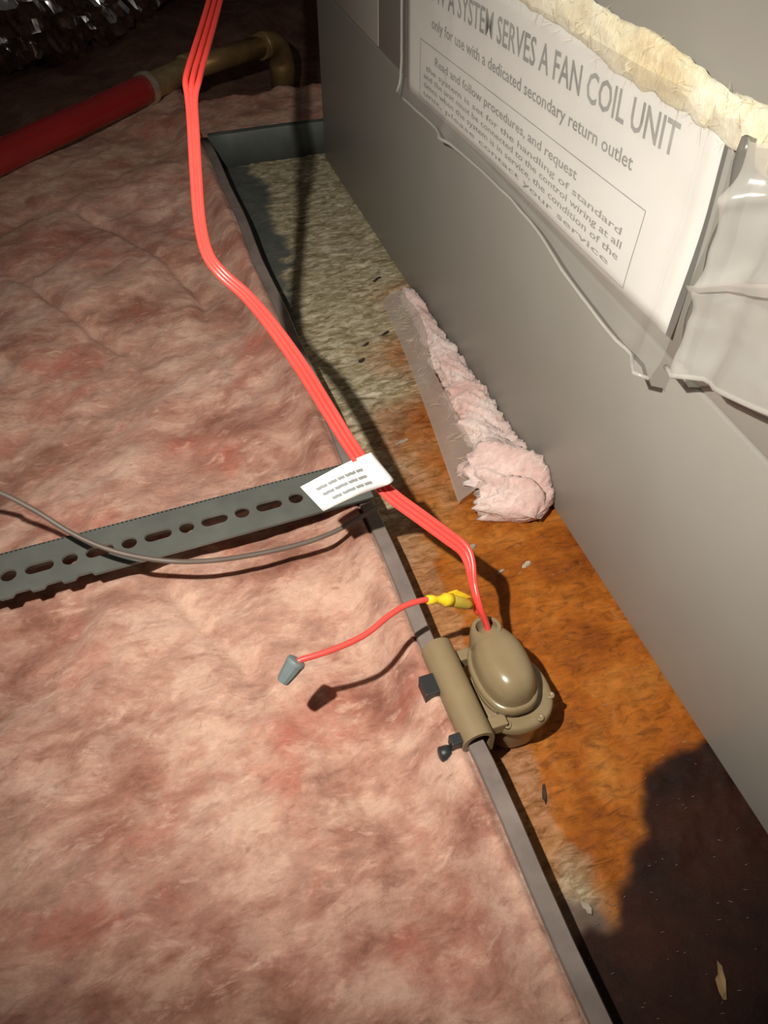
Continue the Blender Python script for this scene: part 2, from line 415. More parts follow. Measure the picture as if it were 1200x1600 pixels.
def wall_sheet(name, a, b, bulge, mat):
    """vertical sheet a-b from floor to rim with a flange folded outwards"""
    a = Vector(a); b = Vector(b); d = (b - a).normalized(); out = Vector((d.y, -d.x, 0)) * bulge
    n = max(2, int((b - a).length / .03)); vs, fs = [], []
    prof = [(0, PZ - .002), (0, -.002), (.001, 0), (.0090, .0002), (.0095, -.0015), (.0085, -.0030)]
    for i in range(n + 1):
        p = a + (b - a) * (i / n)
        w = .0016 * math.sin(i * .9) * math.sin(i * .37)
        for (o_, z) in prof: vs.append(Vector((p.x, p.y, 0)) + out * (o_ + (w if z > -.01 else 0)) + Vector((0, 0, z)))
    k = len(prof)
    for i in range(n):
        for j in range(k - 1): fs.append((i * k + j, (i + 1) * k + j, (i + 1) * k + j + 1, i * k + j + 1))
    o = mesh_obj(name, vs, fs, mat); solid(o, .0008, 0); autosmooth(o, 40); return o
w1 = wall_sheet('side_wall', (RX, PY0, 0), (RX, PY1, 0), -1, M['pan'])
w2 = wall_sheet('end_wall', (RX, PY1, 0), (PX1, PY1, 0), -1, M['pan_back'])
w3 = wall_sheet('side_wall', (PX1, PY1, 0), (PX1, PY0, 0), -1, M['pan'])
w4 = wall_sheet('end_wall', (PX1, PY0, 0), (RX, PY0, 0), -1, M['pan'])
adopt(pan, fl, w1, w2, w3, w4)

# ------------------------------------------------------------------ air handler cabinet
CX, CZ0, CZ1, CY0, CY1 = .245, -.034, .56, -.40, .944
ZB = .262                                              # height of the cream strip across the face
SEAM = .146; VSEAM = .742
ah = thing('air_handler', 'large grey painted steel air handler cabinet standing in the drain pan', 'air handler', (.5, .3, CZ0))
parts = []
def panel(name, lo_, hi_, mat=M['cabinet'], bev=.0015):
    bm = bmesh.new(); box(bm, lo_, hi_, bev, 2); o = bm_obj(name, bm, mat, None, True); autosmooth(o, 30); parts.append(o); return o
panel('inner_shell', (CX + .003, CY0 + .002, CZ0 + .002), (.80, CY1 - .002, CZ1 - .002), M['gap'], 0)
panel('lower_panel', (CX, CY0, CZ0), (CX + .02, CY1, SEAM - .0007))
panel('upper_panel', (CX, VSEAM + .0009, SEAM + .0007), (CX + .02, CY1, ZB - .0005))
panel('upper_panel', (CX, CY0, SEAM + .0007), (CX + .02, VSEAM - .0009, ZB - .0005))
panel('top_front_panel', (CX, CY0, ZB + .0005), (CX + .02, CY1, CZ1))
panel('end_panel', (CX + .0205, CY1 - .004, CZ0), (.80, CY1, CZ1))
panel('end_panel', (CX + .0205, CY0, CZ0), (.80, CY0 + .004, CZ1))
panel('top_panel', (CX + .0205, CY0 + .0042, CZ1 - .003), (.80, CY1 - .0042, CZ1))
panel('side_panel', (.795, CY0, CZ0), (.81, CY1, CZ1))
for bx_ in (.30, .75):
    for by_ in (-.30, .80):
        bm = bmesh.new(); box(bm, (bx_ - .02, by_ - .03, PZ), (bx_ + .02, by_ + .03, CZ0 + .001), .001); parts.append(bm_obj('foot', bm, M['black']))
adopt(ah, *parts)

# cream fibreglass edging along the cabinet's top edge
def lumpy_strip(name, y0, y1, cx, cz, rx, rz, mat, seed, n=150, sides=20, amp=.35):
    vs, fs = [], []
    for i in range(n + 1):
        t = i / n; y = y0 + (y1 - y0) * t
        env = math.sin(math.pi * min(1, max(0.02, min(t, 1 - t) * 12)) / 2)
        for k in range(sides):
            a = 2 * math.pi * k / sides
            nn = float(fbm(np.array([y * 55]), np.array([math.cos(a) * 1.6 + 3 * math.sin(a)]), 4, seed)[0])
            q = env * (1 + amp * nn)
            vs.append((cx + math.cos(a) * rx * q, y, cz + math.sin(a) * rz * q))
    for i in range(n):
        for k in range(sides):
            k2 = (k + 1) % sides; fs.append((i * sides + k, (i + 1) * sides + k, (i + 1) * sides + k2, i * sides + k2))
    fs.append(tuple(range(sides))); fs.append(tuple(n * sides + k for k in range(sides - 1, -1, -1)))
    return mesh_obj(name, vs, fs, mat)
ed = lumpy_strip('insulation_strip', .06, .72, CX - .0036, ZB + .001, .0034, .0105, M['cream'], 61, 260, 28, .42)
tag(ed, 'cream yellow fibreglass strip stuck across the cabinet above the printed notice', 'insulation')
def ed_pos():
    y = random.uniform(.08, .70); a = random.uniform(math.pi * .5, math.pi * 1.5)
    return Vector((CX - .0036 + math.cos(a) * .0034, y, ZB + .001 + math.sin(a) * .0100))
fibres('fibre', 420, ed_pos, M['cream_fibre'], ed, .006, .016, .0001, .0, .7)

# ------------------------------------------------------------------ notice in its clear sleeve
TILT = math.radians(3.2)
SX = CX - .0035                                        # paper plane
UV_U = Vector((0, -math.cos(TILT), math.sin(TILT))); UV_V = Vector((0, math.sin(TILT), math.cos(TILT))); UV_N = Vector((-1, 0, 0))
ORG = Vector((SX, .627, .189))
def sp(u, v, n=0.0): return ORG + UV_U * u + UV_V * v + UV_N * n
def bow(u, v): return .0012 + .006 * smooth01(.1, .33, np.array(u)) * smooth01(.02, -.055, np.array(v)) 
sign = thing('paper_notice', 'white printed paper notice behind clear plastic on the grey cabinet', 'sign', sp(.15, -.055))
def sheet(name, us, vs_, off, mat, lift=lambda u, v: 0.0):
    V, F = [], []
    for v in vs_:
        for u in us: V.append(sp(u, v + lift(u, v), off(u, v)))
    n = len(us)
    for j in range(len(vs_) - 1):
        for i in range(n - 1): F.append((j * n + i, j * n + i + 1, (j + 1) * n + i + 1, (j + 1) * n + i))
    return mesh_obj(name, V, F, mat)
pap = sheet('paper', np.linspace(-.030, .352, 44), np.linspace(-.043, .056, 16), lambda u, v: float(bow(u, v)), M['paper']); solid(pap, .0003, 0)
sparts = [pap]
def text_mesh(body, width, height, u, v, mat, bold=0.0, frame=sp, offs=None, name='lettering'):
    cu = bpy.data.curves.new('t', 'FONT'); cu.body = body; cu.size = 1; cu.resolution_u = 2; cu.offset = bold
    to = bpy.data.objects.new('t', cu); COL.objects.link(to)
    bpy.context.view_layer.update()
    me = bpy.data.meshes.new_from_object(to.evaluated_get(bpy.context.evaluated_depsgraph_get()))
    bpy.data.objects.remove(to); bpy.data.curves.remove(cu)
    me.name = name
    co = np.empty(len(me.vertices) * 3); me.vertices.foreach_get('co', co); co = co.reshape(-1, 3)
    mn, mx = co.min(0), co.max(0); s = np.array([width / (mx[0] - mn[0]), height / (mx[1] - mn[1])])
    for vtx, c in zip(me.vertices, co):
        uu = u + (c[0] - mn[0]) * s[0]; vv = v + (c[1] - mn[1]) * s[1]
        vtx.co = frame(uu, vv, offs(uu, vv))
    me.materials.clear(); me.materials.append(mat); me.update()
    return link(bpy.data.objects.new(name, me))
off_t = lambda u, v: float(bow(u, v)) + .0004
sparts.append(text_mesh('HOW A SYSTEM SERVES A FAN COIL UNIT', .318, .0150, .004, .0285, M['ink'], .012, offs=off_t, name='title_lettering'))
sparts.append(text_mesh('only for use with a dedicated secondary return outlet', .270, .0095, .022, .0095, M['ink'], .01, offs=off_t))
rows = [('Read and follow procedures, and request', .215, .0075, .030, -.0125), ('the system is set for the handling of standard', .285, .0050, .012, -.0195),
        ('and the unit must be connected to the control wiring at all', .292, .0050, .008, -.0255), ('times when the system is in service, the condition of the', .292, .0050, .008, -.0315),
        ('unit, please contact your service', .285, .0044, .008, -.0372)]
for b_, w_, h_, u_, v_ in rows: sparts.append(text_mesh(b_, w_, h_, u_, v_, M['ink'], .010, offs=off_t))
def rule(u0, v0, u1, v1, t=.0006):
    d = Vector((u1 - u0, v1 - v0)).normalized(); q = Vector((-d.y, d.x)) * t / 2; V, F = [], []
    for i in range(31):
        a = i / 30; u = u0 + (u1 - u0) * a; v = v0 + (v1 - v0) * a
        V += [sp(u + q.x, v + q.y, off_t(u, v)), sp(u - q.x, v - q.y, off_t(u, v))]
        if i: F.append((2 * i - 2, 2 * i - 1, 2 * i + 1, 2 * i))
    return mesh_obj('border_line', V, F, M['ink'])
for r_ in ((0, 0, .311, 0), (0, -.040, .311, -.040), (0, 0, 0, -.040), (.311, 0, .311, -.040)): sparts.append(rule(*r_))
adopt(sign, *sparts)

def sleeve_off(u, v):
    b = .0034 + .010 * float(smooth01(.12, .36, u) * smooth01(.02, -.05, v))
    b += .0022 * float(fbm(np.array([u * 14]), np.array([v * 30 + u * 9]), 3, 71)[0])
    b += .0060 * math.exp(-((u - .352) / .006) ** 2) - .0015 * math.exp(-((u - .337) / .005) ** 2)
    b += .003 * math.exp(-((v + .046) / .004) ** 2) + .0035 * math.exp(-((u - .07 - v * .15) / .007) ** 2)
    return max(b, .0022)
def sl_lift(u, v): return -.012 * float(smooth01(.18, .36, np.array(u))) * float(smooth01(.0, -.049, np.array(v)))
sl = thing('plastic_sleeve', 'clear plastic sleeve taped over the printed notice on the cabinet', 'plastic sleeve', sp(.16, -.049))
s1 = sheet('film', np.linspace(-.038, .362, 120), np.linspace(-.049, .058, 40), sleeve_off, M['film_clear'], sl_lift)
hem = tube('welded_edge', [sp(u, -.049 + sl_lift(u, -.049), sleeve_off(u, -.049)) for u in np.linspace(-.030, .360, 60)], .0011, M['film_milky'], None, 6)
hem2 = tube('welded_edge', [sp(-.038, v, sleeve_off(-.038, v)) for v in np.linspace(-.047, .056, 20)], .0011, M['film_milky'], None, 6)
adopt(sl, s1, hem, hem2)
# milky bag hanging next to the sleeve
def bag_off(u, v):
    b = .006 + .009 * float(smooth01(.03, -.06, v)) + .0045 * float(fbm(np.array([u * 16 + v * 30]), np.array([v * 22 - u * 8]), 3, 75)[0])
    b += .006 * math.exp(-((u - .377) / .006) ** 2) - .004 * math.exp(-((u - .392) / .007) ** 2)
    b += .004 * math.exp(-((v - .03 - (u - .37) * .35) / .004) ** 2) + .003 * math.exp(-((v + .012 - (u - .37) * .5) / .005) ** 2)
    return max(b, .003)
def bag_lift(u, v): return (.005 + min(.06, max(0, u - .366) * .33)) * (1 - (v + .056) / .112)
bag = thing('plastic_bag', 'milky crumpled plastic bag hanging beside the printed notice', 'plastic bag', sp(.5, -.056))
b1 = sheet('film', np.linspace(.374, .66, 90), np.linspace(-.056, .056, 44), bag_off, M['film_milky'], bag_lift)
b2 = tube('gap_shade_roll', [sp(.3675 + .002 * math.sin(v * 40), v, .0045) for v in np.linspace(.054, -.050, 24)], [.0032 + .0008 * math.sin(i * .8) for i in range(24)], M['film_gap_shade'], None, 8)  # added dark roll stands in for the shadow between sleeve and bag
V = []; F = []
for i in range(21):
    t = i / 20; u = .372 + .16 * t; v = -.006 + .060 * t + .006 * math.sin(t * 3)
    w_ = .0015 + .006 * t; o_ = bag_off(u, v) + .004
    V += [sp(u, v + w_, o_ + .002), sp(u, v - w_, o_)]
    if i: F.append((2 * i - 2, 2 * i - 1, 2 * i + 1, 2 * i))
b3 = mesh_obj('folded_strip', V, F, M['film_milky'])
b4 = tube('welded_edge', [sp(u, -.056 + bag_lift(u, -.056), bag_off(u, -.056)) for u in np.linspace(.366, .66, 50)], .0013, M['film_milky'], None, 6)
adopt(bag, b1, b2, b3, b4)

# ------------------------------------------------------------------ pink strip with film under the cabinet edge
V, F = [], []; n_, sd = 240, 40
for i in range(n_ + 1):
    t = i / n_; y = .648 + (.336 - .648) * t
    w = .007 + .0135 * t ** 1.2; hh = .010 + .013 * t
    if t > .74:
        q = math.sin((t - .74) / .26 * math.pi); w += .0075 * q; hh += .005 * q
    env = min(1, (t * 14 + .05)) * (1 if t < .95 else math.sqrt(max(0, (1 - t) / .05)) * .95 + .05)
    cx = .2445 - w * .98
    for k in range(sd):
        a = 2 * math.pi * k / sd
        ca, sa = math.cos(a) * 2 + 7, math.sin(a) * 2 + 3
        nn = float(fbm(np.array([y * 70 + ca * .7]), np.array([sa + ca * .4 + y * 12]), 5, 83)[0])
        n2_ = float(fbm(np.array([y * 260 + ca * 3]), np.array([sa * 3.1]), 3, 87)[0])
        q = env * (1 + (.42 + .36 * t) * nn + .26 * n2_)
        V.append((min(cx + math.cos(a) * w * q, .2444), y + .006 * nn, max(PZ + .0016, PZ + .0016 + hh * .5 + math.sin(a) * hh * .68 * q)))
for i in range(n_):
    for k in range(sd):
        k2 = (k + 1) % sd; F.append((i * sd + k, i * sd + k2, (i + 1) * sd + k2, (i + 1) * sd + k))
F.append(tuple(range(sd - 1, -1, -1))); F.append(tuple(n_ * sd + k for k in range(sd)))
ps = thing('insulation_scrap', 'torn pale pink insulation scrap with clear wrap lying against the cabinet base', 'insulation', (.215, .45, PZ))
pbody = mesh_obj('fluff', V, F, M['pink_clean'])
V, F = [], []
for i in range(41):
    t = i / 40; y = .635 - .265 * t; cxl = .2325 - (.012 + .0165 * 2 * t ** 1.3) * .95
    for j in range(6):
        s = j / 5
        V.append((cxl - .009 + s * (.018 + .004 * math.sin(t * 9)), y, PZ + .004 + .012 * s ** .7 + .004 * t + .0022 * math.sin(t * 17 + s * 4) * s))
    if i:
        for j in range(5): F.append(((i - 1) * 6 + j, (i - 1) * 6 + j + 1, i * 6 + j + 1, i * 6 + j))
pfilm = mesh_obj('plastic_film', V, F, M['film_dusty']); adopt(ps, pbody, pfilm)
def ps_pos():
    t = random.random(); return Vector((.2325 - random.uniform(0, .03) * (.5 + t), .64 - .3 * t, PZ + .012 + .010 * t))
pf = fibres('fibre', 260, ps_pos, M['cream_fibre'], ps, .005, .013, .0001, .001, .5)

# ------------------------------------------------------------------ red pipe, brass coupling, copper elbow
PC = at_z(292, 108, PIPE_Z); PD = at_z(405, 74, PIPE_Z); PE = at_z(462, 58, PIPE_Z)
pdir = (PB - PA).normalized()
pr = thing('pipe_run', 'glossy red pipe joined by a brass coupling to a tarnished copper elbow', 'pipe', ((PA + PB) / 2)[:2] + (PIPE_Z - .017,))
L0 = PA - pdir * .5
redp = [L0 + Vector((0, -.03, 0)), PA - pdir * .25 + Vector((0, -.010, 0)), PA, (PA + PB) / 2, PB]
q0 = tube('red_pipe', catmull(redp, 8), .0165, M['red_pipe'], None, 24)
d2 = (PC - PB).normalized()
q1 = lathe('coupling', PB - d2 * .004, d2, [(0, .0155), (0, .0178), (.004, .0186), (.010, .0180), (.012, .0150), ((PC - PB).length, .0148), ((PC - PB).length + .001, .0172), ((PC - PB).length + .012, .0174), ((PC - PB).length + .013, .0150)], M['brass'])
q1b = lathe('bright_collar', PB - d2 * .005, d2, [(0, .0170), (0, .0189), (.0055, .0193), (.0080, .0187), (.0080, .016)], M['steel_edge'])
q2 = tube('copper_pipe', [PC, (PC + PD) / 2, PD + d2 * .004], .0135, M['copper'], None, 20)
q3 = lathe('bright_collar', PD, d2, [(0, .0130), (0, .0158), (.004, .0162), (.009, .0158), (.009, .0130)], M['brass'])
el = []
for k in range(13):
    a = math.pi / 2 * k / 12; rr = .034
    el.append(PD + d2 * (.012 + rr * math.sin(a)) + Vector((0, 0, -rr * (1 - math.cos(a)))))
el = [PD + d2 * .004] + el + [el[-1] + Vector((0, 0, -.03))]
q4 = tube('elbow', el, [.0165, .0168] + [.0165] * 11 + [.0175, .0175], M['copper'], None, 20)
adopt(pr, q0, q1, q1b, q2, q3, q4); autosmooth(q1, 40); autosmooth(q1b, 40); autosmooth(q3, 40)

# ------------------------------------------------------------------ crinkled foil duct
def duct():
    path = catmull([(-1.0, 1.25, .08), (-.55, 1.31, .08), (-.2, 1.37, .075), (.02, 1.43, .09), (.14, 1.53, .18), (.18, 1.67, .34)], 40)
    n = len(path); sides = 56; V = np.zeros((n, sides, 3)); rng = np.random.RandomState(5)
    nrm = Vector((0, 0, 1))
    for i, p in enumerate(path):
        t = (path[min(i + 1, n - 1)] - path[max(i - 1, 0)]).normalized(); nrm = (nrm - t * nrm.dot(t)).normalized(); b = t.cross(nrm)
        a = np.arange(sides) / sides * 2 * np.pi
        cr = fbm(np.full(sides, i * .21), np.cos(a) * 5 + 9 + np.sin(a) * 9, 4, 91)
        cr2 = np.abs(fbm(np.full(sides, i * .5), a * 5, 3, 95))
        r = .125 * (1 + .030 * math.sin(i * .55)) + .016 * cr - .018 * cr2 + rng.randn(sides) * .0024
        V[i] = np.array(p) + np.outer(np.cos(a) * r, np.array(nrm)) + np.outer(np.sin(a) * r, np.array(b))
    F = []
    for i in range(n - 1):
        for k in range(sides):
            k2 = (k + 1) % sides; a_, b_, c_, d_ = i * sides + k, i * sides + k2, (i + 1) * sides + k2, (i + 1) * sides + k
            F += [(a_, b_, c_), (a_, c_, d_)]
    return mesh_obj('foil_duct', V.reshape(-1, 3).tolist(), F, M['foil'], None, False)
tag(duct(), 'crinkled silver foil flexible duct in the dark upper corner', 'duct')

# ------------------------------------------------------------------ slotted steel angle
SZ = .006
H0 = at_z(14, 902, SZ); H1 = at_z(463, 781, SZ)
sdir = (H1 - H0).normalized(); pitch = (H1 - H0).length / 10
sq = Vector((-sdir.y, sdir.x, 0)).normalized()          # towards the far edge
E0 = -.34; E1 = (at_z(580, 770, SZ) - H0).dot(sdir)
Wn, Wf = .0165, .0205
cu = bpy.data.curves.new('slotted', 'CURVE'); cu.dimensions = '2D'; cu.fill_mode = 'BOTH'; cu.extrude = .0009
def spline(pts):
    s = cu.splines.new('POLY'); s.points.add(len(pts) - 1); s.use_cyclic_u = True
    for p, c in zip(s.points, pts): p.co = (c[0], c[1], 0, 1)
low = [(E0, -Wn)]
for k in range(-9, 3):
    s0 = k * pitch * 1.0
    low += [(s0 + .001, -Wn), (s0 + .003, -Wn + .0026), (s0 + .011, -Wn + .0026), (s0 + .0125, -Wn)]
spline(low + [(E1, -Wn), (E1, Wf), (E0, Wf)])
for k in range(-18, 11):
    c = k * pitch
    hl = 0.0 if k % 2 == 0 else .0044
    r_ = .0048 if k % 2 == 0 else .0042
    pts = []
    for j in range(20):
        a = 2 * math.pi * j / 20; pts.append((c + math.cos(a) * r_ + (hl if math.cos(a) > 1e-6 else -hl), math.sin(a) * r_ + .001))
    spline(pts)
co_ = bpy.data.objects.new('slotted', cu); COL.objects.link(co_); bpy.context.view_layer.update()
sm = bpy.data.meshes.new_from_object(co_.evaluated_get(bpy.context.evaluated_depsgraph_get())); bpy.data.objects.remove(co_)
Mx = Matrix((sdir, sq, Vector((0, 0, 1)))).transposed().to_4x4(); Mx.translation = H0
sm.transform(Mx); sm.name = 'slotted_leg'; sm.materials.clear(); sm.materials.append(M['strut'])
leg1 = link(bpy.data.objects.new('slotted_leg', sm))
bm = bmesh.new(); box(bm, (E0, Wf - .0018, -.018), (E1, Wf, .0009), .0004); bm.transform(Mx); leg2 = bm_obj('folded_leg', bm, M['strut'])
st = thing('slotted_angle', 'grey steel slotted angle bar lying across the pink insulation to the pan rim', 'angle bar', H0 + sdir * .05)
adopt(st, leg1, leg2)

# ------------------------------------------------------------------ thin grey cable
gp = [(-90, 742, .47), (-10, 766, .47), (50, 795, .472), (110, 832, .474), (160, 855, .476), (210, 869, .478), (270, 877, .480), (330, 876, .488), (400, 866, .497), (470, 850, .505), (520, 832, .513), (560, 810, .522), (590, 792, .533)]
_g0 = at_depth(*gp[0]); _gd = (_g0 - at_depth(*gp[1])); _gd.z = 0; _gd.normalize()
gw = tube('grey_cable', catmull([_g0 + _gd * .42 + Vector((0, .03, -.035)), _g0 + _gd * .20 + Vector((0, .01, -.012))] + [at_depth(*p) for p in gp], 8), .00155, M['grey_wire'], None, 10)
tag(gw, 'thin grey brown cable sagging across the slotted steel bar', 'cable')

# ------------------------------------------------------------------ float switch clipped to the rim
fs = thing('float_switch', 'tan plastic float switch clipped over the drain pan rim', 'float switch', (.14, .21, PZ))
fp = []
YA, YB = .180, .242                                     # clip length along the rim
def arch(y0, y1, cx, r, th, zc, drop):
    V, F = [], []; prof = []
    for k in range(17):
        a = math.pi * k / 16; prof.append((cx + math.cos(a) * r, zc + math.sin(a) * r))
    prof = [(cx + r, zc - drop)] + prof + [(cx - r, zc - drop)]
    inn = []
    for k in range(17):
        a = math.pi * k / 16; inn.append((cx + math.cos(a) * (r - th), zc + math.sin(a) * (r - th)))
    inn = [(cx + r - th, zc - drop)] + inn + [(cx - r + th, zc - drop)]
    ring = prof + inn[::-1]; n = len(ring)
    for y in (y0, y1): V += [(x, y, z) for x, z in ring]
    for k in range(n): F.append((k, (k + 1) % n, n + (k + 1) % n, n + k))
    m = len(prof)
    for k in range(m - 1):
        F.append((k, k + 1, n - 2 - k, n - 1 - k)); F.append((n + k + 1, n + k, n + n - 1 - k, n + n - 2 - k))
    return V, F
V, F = arch(YA, YB, .1130, .0088, .0026, .0015, .013)
cl = mesh_obj('clip', V, F, M['tan_rough']); autosmooth(cl, 50); fp.append(cl)
nx = .1040
bm = bmesh.new(); box(bm, (.0962, .2135, -.0080), (nx + .0015, .2260, .0035), .0006); fp.append(bm_obj('square_nut', bm, M['black']))
fp.append(lathe('clamp_screw', (.0925, .1835, -.006), (1, 0, 0), [(0, .0030), (.0006, .0040), (.006, .0040), (.0066, .0026), (.013, .0026)], M['black'], None, 16))
bm = bmesh.new(); box(bm, (.0985, .1815, -.0030), (.1050, .1875, .0045), .0006); fp.append(bm_obj('clamp_lug', bm, M['black']))
# arms from clip to body
for (y0, y1) in ((.2305, .2375), (.186, .193)):
    bm = bmesh.new(); box(bm, (.1205, y0, -.009), (.133, y1, -.0005), .0008); fp.append(bm_obj('arm', bm, M['tan_rough']))
BX, BY = .1405, .2120
def ring(z, sx, sy, cx=BX, cy=BY, n=48, egg=.0, e=2.3):
    out = []
    for k in range(n):
        a = 2 * math.pi * k / n; c, s = math.cos(a), math.sin(a)
        x = math.copysign(abs(c) ** (2 / e), c) * sx; y = math.copysign(abs(s) ** (2 / e), s) * sy
        x *= 1 - egg * max(0, y / sy) ** 2 if sy else 1
        out.append(Vector((cx + x, cy + y, z)))
    return out
HX, HY = BX + .0035, BY - .006                            # float housing stands a little nearer the viewer
hs = [ring(PZ + .0018, .0165, .0185, HX, HY), ring(PZ + .006, .0180, .0200, HX, HY), ring(-.0105, .0186, .0206, HX, HY)]
fp.append(autosmooth(loft('float_housing', hs, M['tan']), 40))
fl2 = [ring(-.0110, .0205, .0228, HX, HY), ring(-.0100, .0218, .0240, HX, HY), ring(-.0060, .0218, .0240, HX, HY), ring(-.0046, .0206, .0228, HX, HY), ring(-.0044, .0185, .0200, HX, HY)]
fp.append(autosmooth(loft('mounting_flange', fl2, M['tan']), 50))
NX, NY = BX + .001, BY - .002
nk = [ring(-.0050, .0162, .0200, NX, NY), ring(-.0010, .0160, .0198, NX, NY), ring(-.0005, .0172, .0214, NX, NY), ring(.0015, .0174, .0216, NX, NY), ring(.0022, .0165, .0205, NX, NY)]
fp.append(autosmooth(loft('neck_ring', nk, M['tan']), 50))
CYc = BY + .003
E_ = dict(cx=BX, cy=CYc, egg=.34, e=2.5)
cap = [ring(.0020, .0158, .0262, **E_), ring(.0028, .0168, .0272, **E_), ring(.0056, .0168, .0272, **E_), ring(.0066, .0161, .0264, **E_), ring(.0070, .0150, .0252, **E_)]
for k in range(1, 13):
    a = math.pi / 2 * k / 12.2
    cap.append(ring(.0070 + .0165 * math.sin(a) ** .85, .0147 * math.cos(a) ** .62 + .0001, .0248 * math.cos(a) ** .52 + .0002, **E_))
fp.append(autosmooth(loft('cap', cap, M['tan']), 50))
gbase = Vector((BX - .002, BY + .0185, .006)); gax = Vector((-.02, .18, 1)).normalized()
gl_ = lathe('cable_gland', gbase, gax, [(0, .0098), (.009, .0094), (.0145, .0088), (.0160, .0080), (.0160, .0060), (.006, .0056)], M['tan'], None, 28); fp.append(autosmooth(gl_, 50))
fp.append(lathe('gland_bore', gbase + gax * .0058, gax, [(0, .0057), (.0024, .0057)], M['black'], None, 20))
for (sx_, sy_) in ((.0190, -.010), (.0075, -.0205), (-.011, -.0190)):
    fp.append(lathe('flange_screw', (HX + sx_, HY + sy_, -.0050), (0, 0, 1), [(0, .0023), (.0014, .0021), (.0016, .0012), (.0009, .0010)], M['tan_rough'], None, 14))
adopt(fs, *fp)
G = gbase + gax * .0085

# ------------------------------------------------------------------ red three-core cable with its white tag
cp = [(748, 945, .447), (739, 910, .448), (734, 880, .449), (724, 858, .450), (700, 839, .450), (655, 806, .449), (612, 774, .448), (578, 738, .447), (545, 692, .444), (510, 636, .440), (470, 572, .432), (425, 509, .424), (385, 462, .417), (347, 428, .413), (324, 396, .413), (312, 345, .416), (306, 270, .417), (302, 200, .418), (299, 150, .420), (301, 122, .425), (312, 82, .446), (325, 38, .482), (338, -12, .525), (352, -90, .580), (366, -190, .650)]
cpath = catmull([G, G + gax * .009] + [at_depth(*p) for p in cp], 10)
rc = thing('red_cable', 'bright red flat cable rising from the float switch out of view', 'cable', G)
n = len(cpath)
cores = [[], [], []]
for i, p in enumerate(cpath):
    t = (cpath[min(i + 1, n - 1)] - cpath[max(i - 1, 0)]).normalized()
    view = (p - CAM).normalized()                      # the flat side happens to lie towards the light
    side = t.cross((p - Vector((-.06, -.05, .5))).normalized()).normalized()
    nrm_ = side.cross(t)
    k = float(smooth01(20, 60, i)); tw = (1 - k) * 1.25
    d = side * math.cos(tw) + nrm_ * math.sin(tw)
    up_ = float(smooth01(n - 66, n - 50, i)); lo_k = float(smooth01(n - 150, n - 110, i)) * (1 - up_)
    sp_ = .00265 * (.62 + .38 * k) * (1 - .38 * lo_k + .30 * up_)
    for j in range(3): cores[j].append(p + d * (j - 1) * sp_ + nrm_ * (.0004 if j == 1 else 0))
cs = [tube('conductor', c, .00154, M['red_wire'], None, 12) for c in cores]
adopt(rc, *cs)
# tag: sheet wrapped over the cable with a flag hanging to the left
TL, TR, BR, BL = at_depth(470, 760, .448), at_depth(573, 711, .437), at_depth(608, 753, .438), at_depth(506, 798, .450)
tn = ((TR - TL).cross(BL - TL)).normalized()
if tn.dot(CAM - TL) < 0: tn = -tn
def tagp(u, v, n_=0.0):
    p = (TL * (1 - u) + TR * u) * (1 - v) + (BL * (1 - u) + BR * u) * v
    return p + tn * (.0032 * math.sin(math.pi * min(1, u * 1.0)) * -1 + .0046 * float(smooth01(.45, 1, np.array(u))) + n_)
V, F = [], []
nu = 24
us = list(np.linspace(0, 1, nu))
for i, u in enumerate(us):
    for j in range(8): V.append(tagp(u, j / 7, .0012))
mR = (TR - TL).normalized()
for k in range(1, 7):                                     # turn round the cable
    a = math.pi * k / 6
    for j in range(8): V.append(tagp(1, j / 7, .0012) + mR * (.003 * math.sin(a)) - tn * (.0045 * (1 - math.cos(a)) / 1))
for i, u in enumerate(us[::-1][1:]):
    for j in range(8): V.append(tagp(u, j / 7, .0012) - tn * (.009 * float(smooth01(0, 1, np.array(u))) + .0006))
rows_ = len(V) // 8
for i in range(rows_ - 1):
    for j in range(7): F.append((i * 8 + j, i * 8 + j + 1, (i + 1) * 8 + j + 1, (i + 1) * 8 + j))
tg = mesh_obj('tag', V, F, M['tag']); solid(tg, .0002, 0); tg['label'] = 'white folded tag with three lines of grey print'
adopt(rc, tg)
def tag_line(v, u0, u1):
    V, F = [], []; u = u0; rnd = random.Random(int(v * 100))
    while u < u1:
        w = min(rnd.uniform(.10, .20), u1 - u)
        b0 = len(V); m_ = 5
        for k in range(m_):
            uu = u + w * k / (m_ - 1); jit = .008 * ((k % 2) * 2 - 1)
            V += [tagp(uu, v - .046 + jit, .0015), tagp(uu, v + .046 + jit, .0015)]
        for k in range(m_ - 1): F.append((b0 + 2 * k, b0 + 2 * k + 1, b0 + 2 * k + 3, b0 + 2 * k + 2))
        u += w + .016
    o = mesh_obj('printed_line', V, F, M['tag_ink'], None, False); o.parent = tg; o.matrix_parent_inverse = Matrix.Identity(4); return o
for v, a, b in ((.30, .14, .86), (.53, .16, .84), (.76, .22, .84)): tag_line(v, a, b)

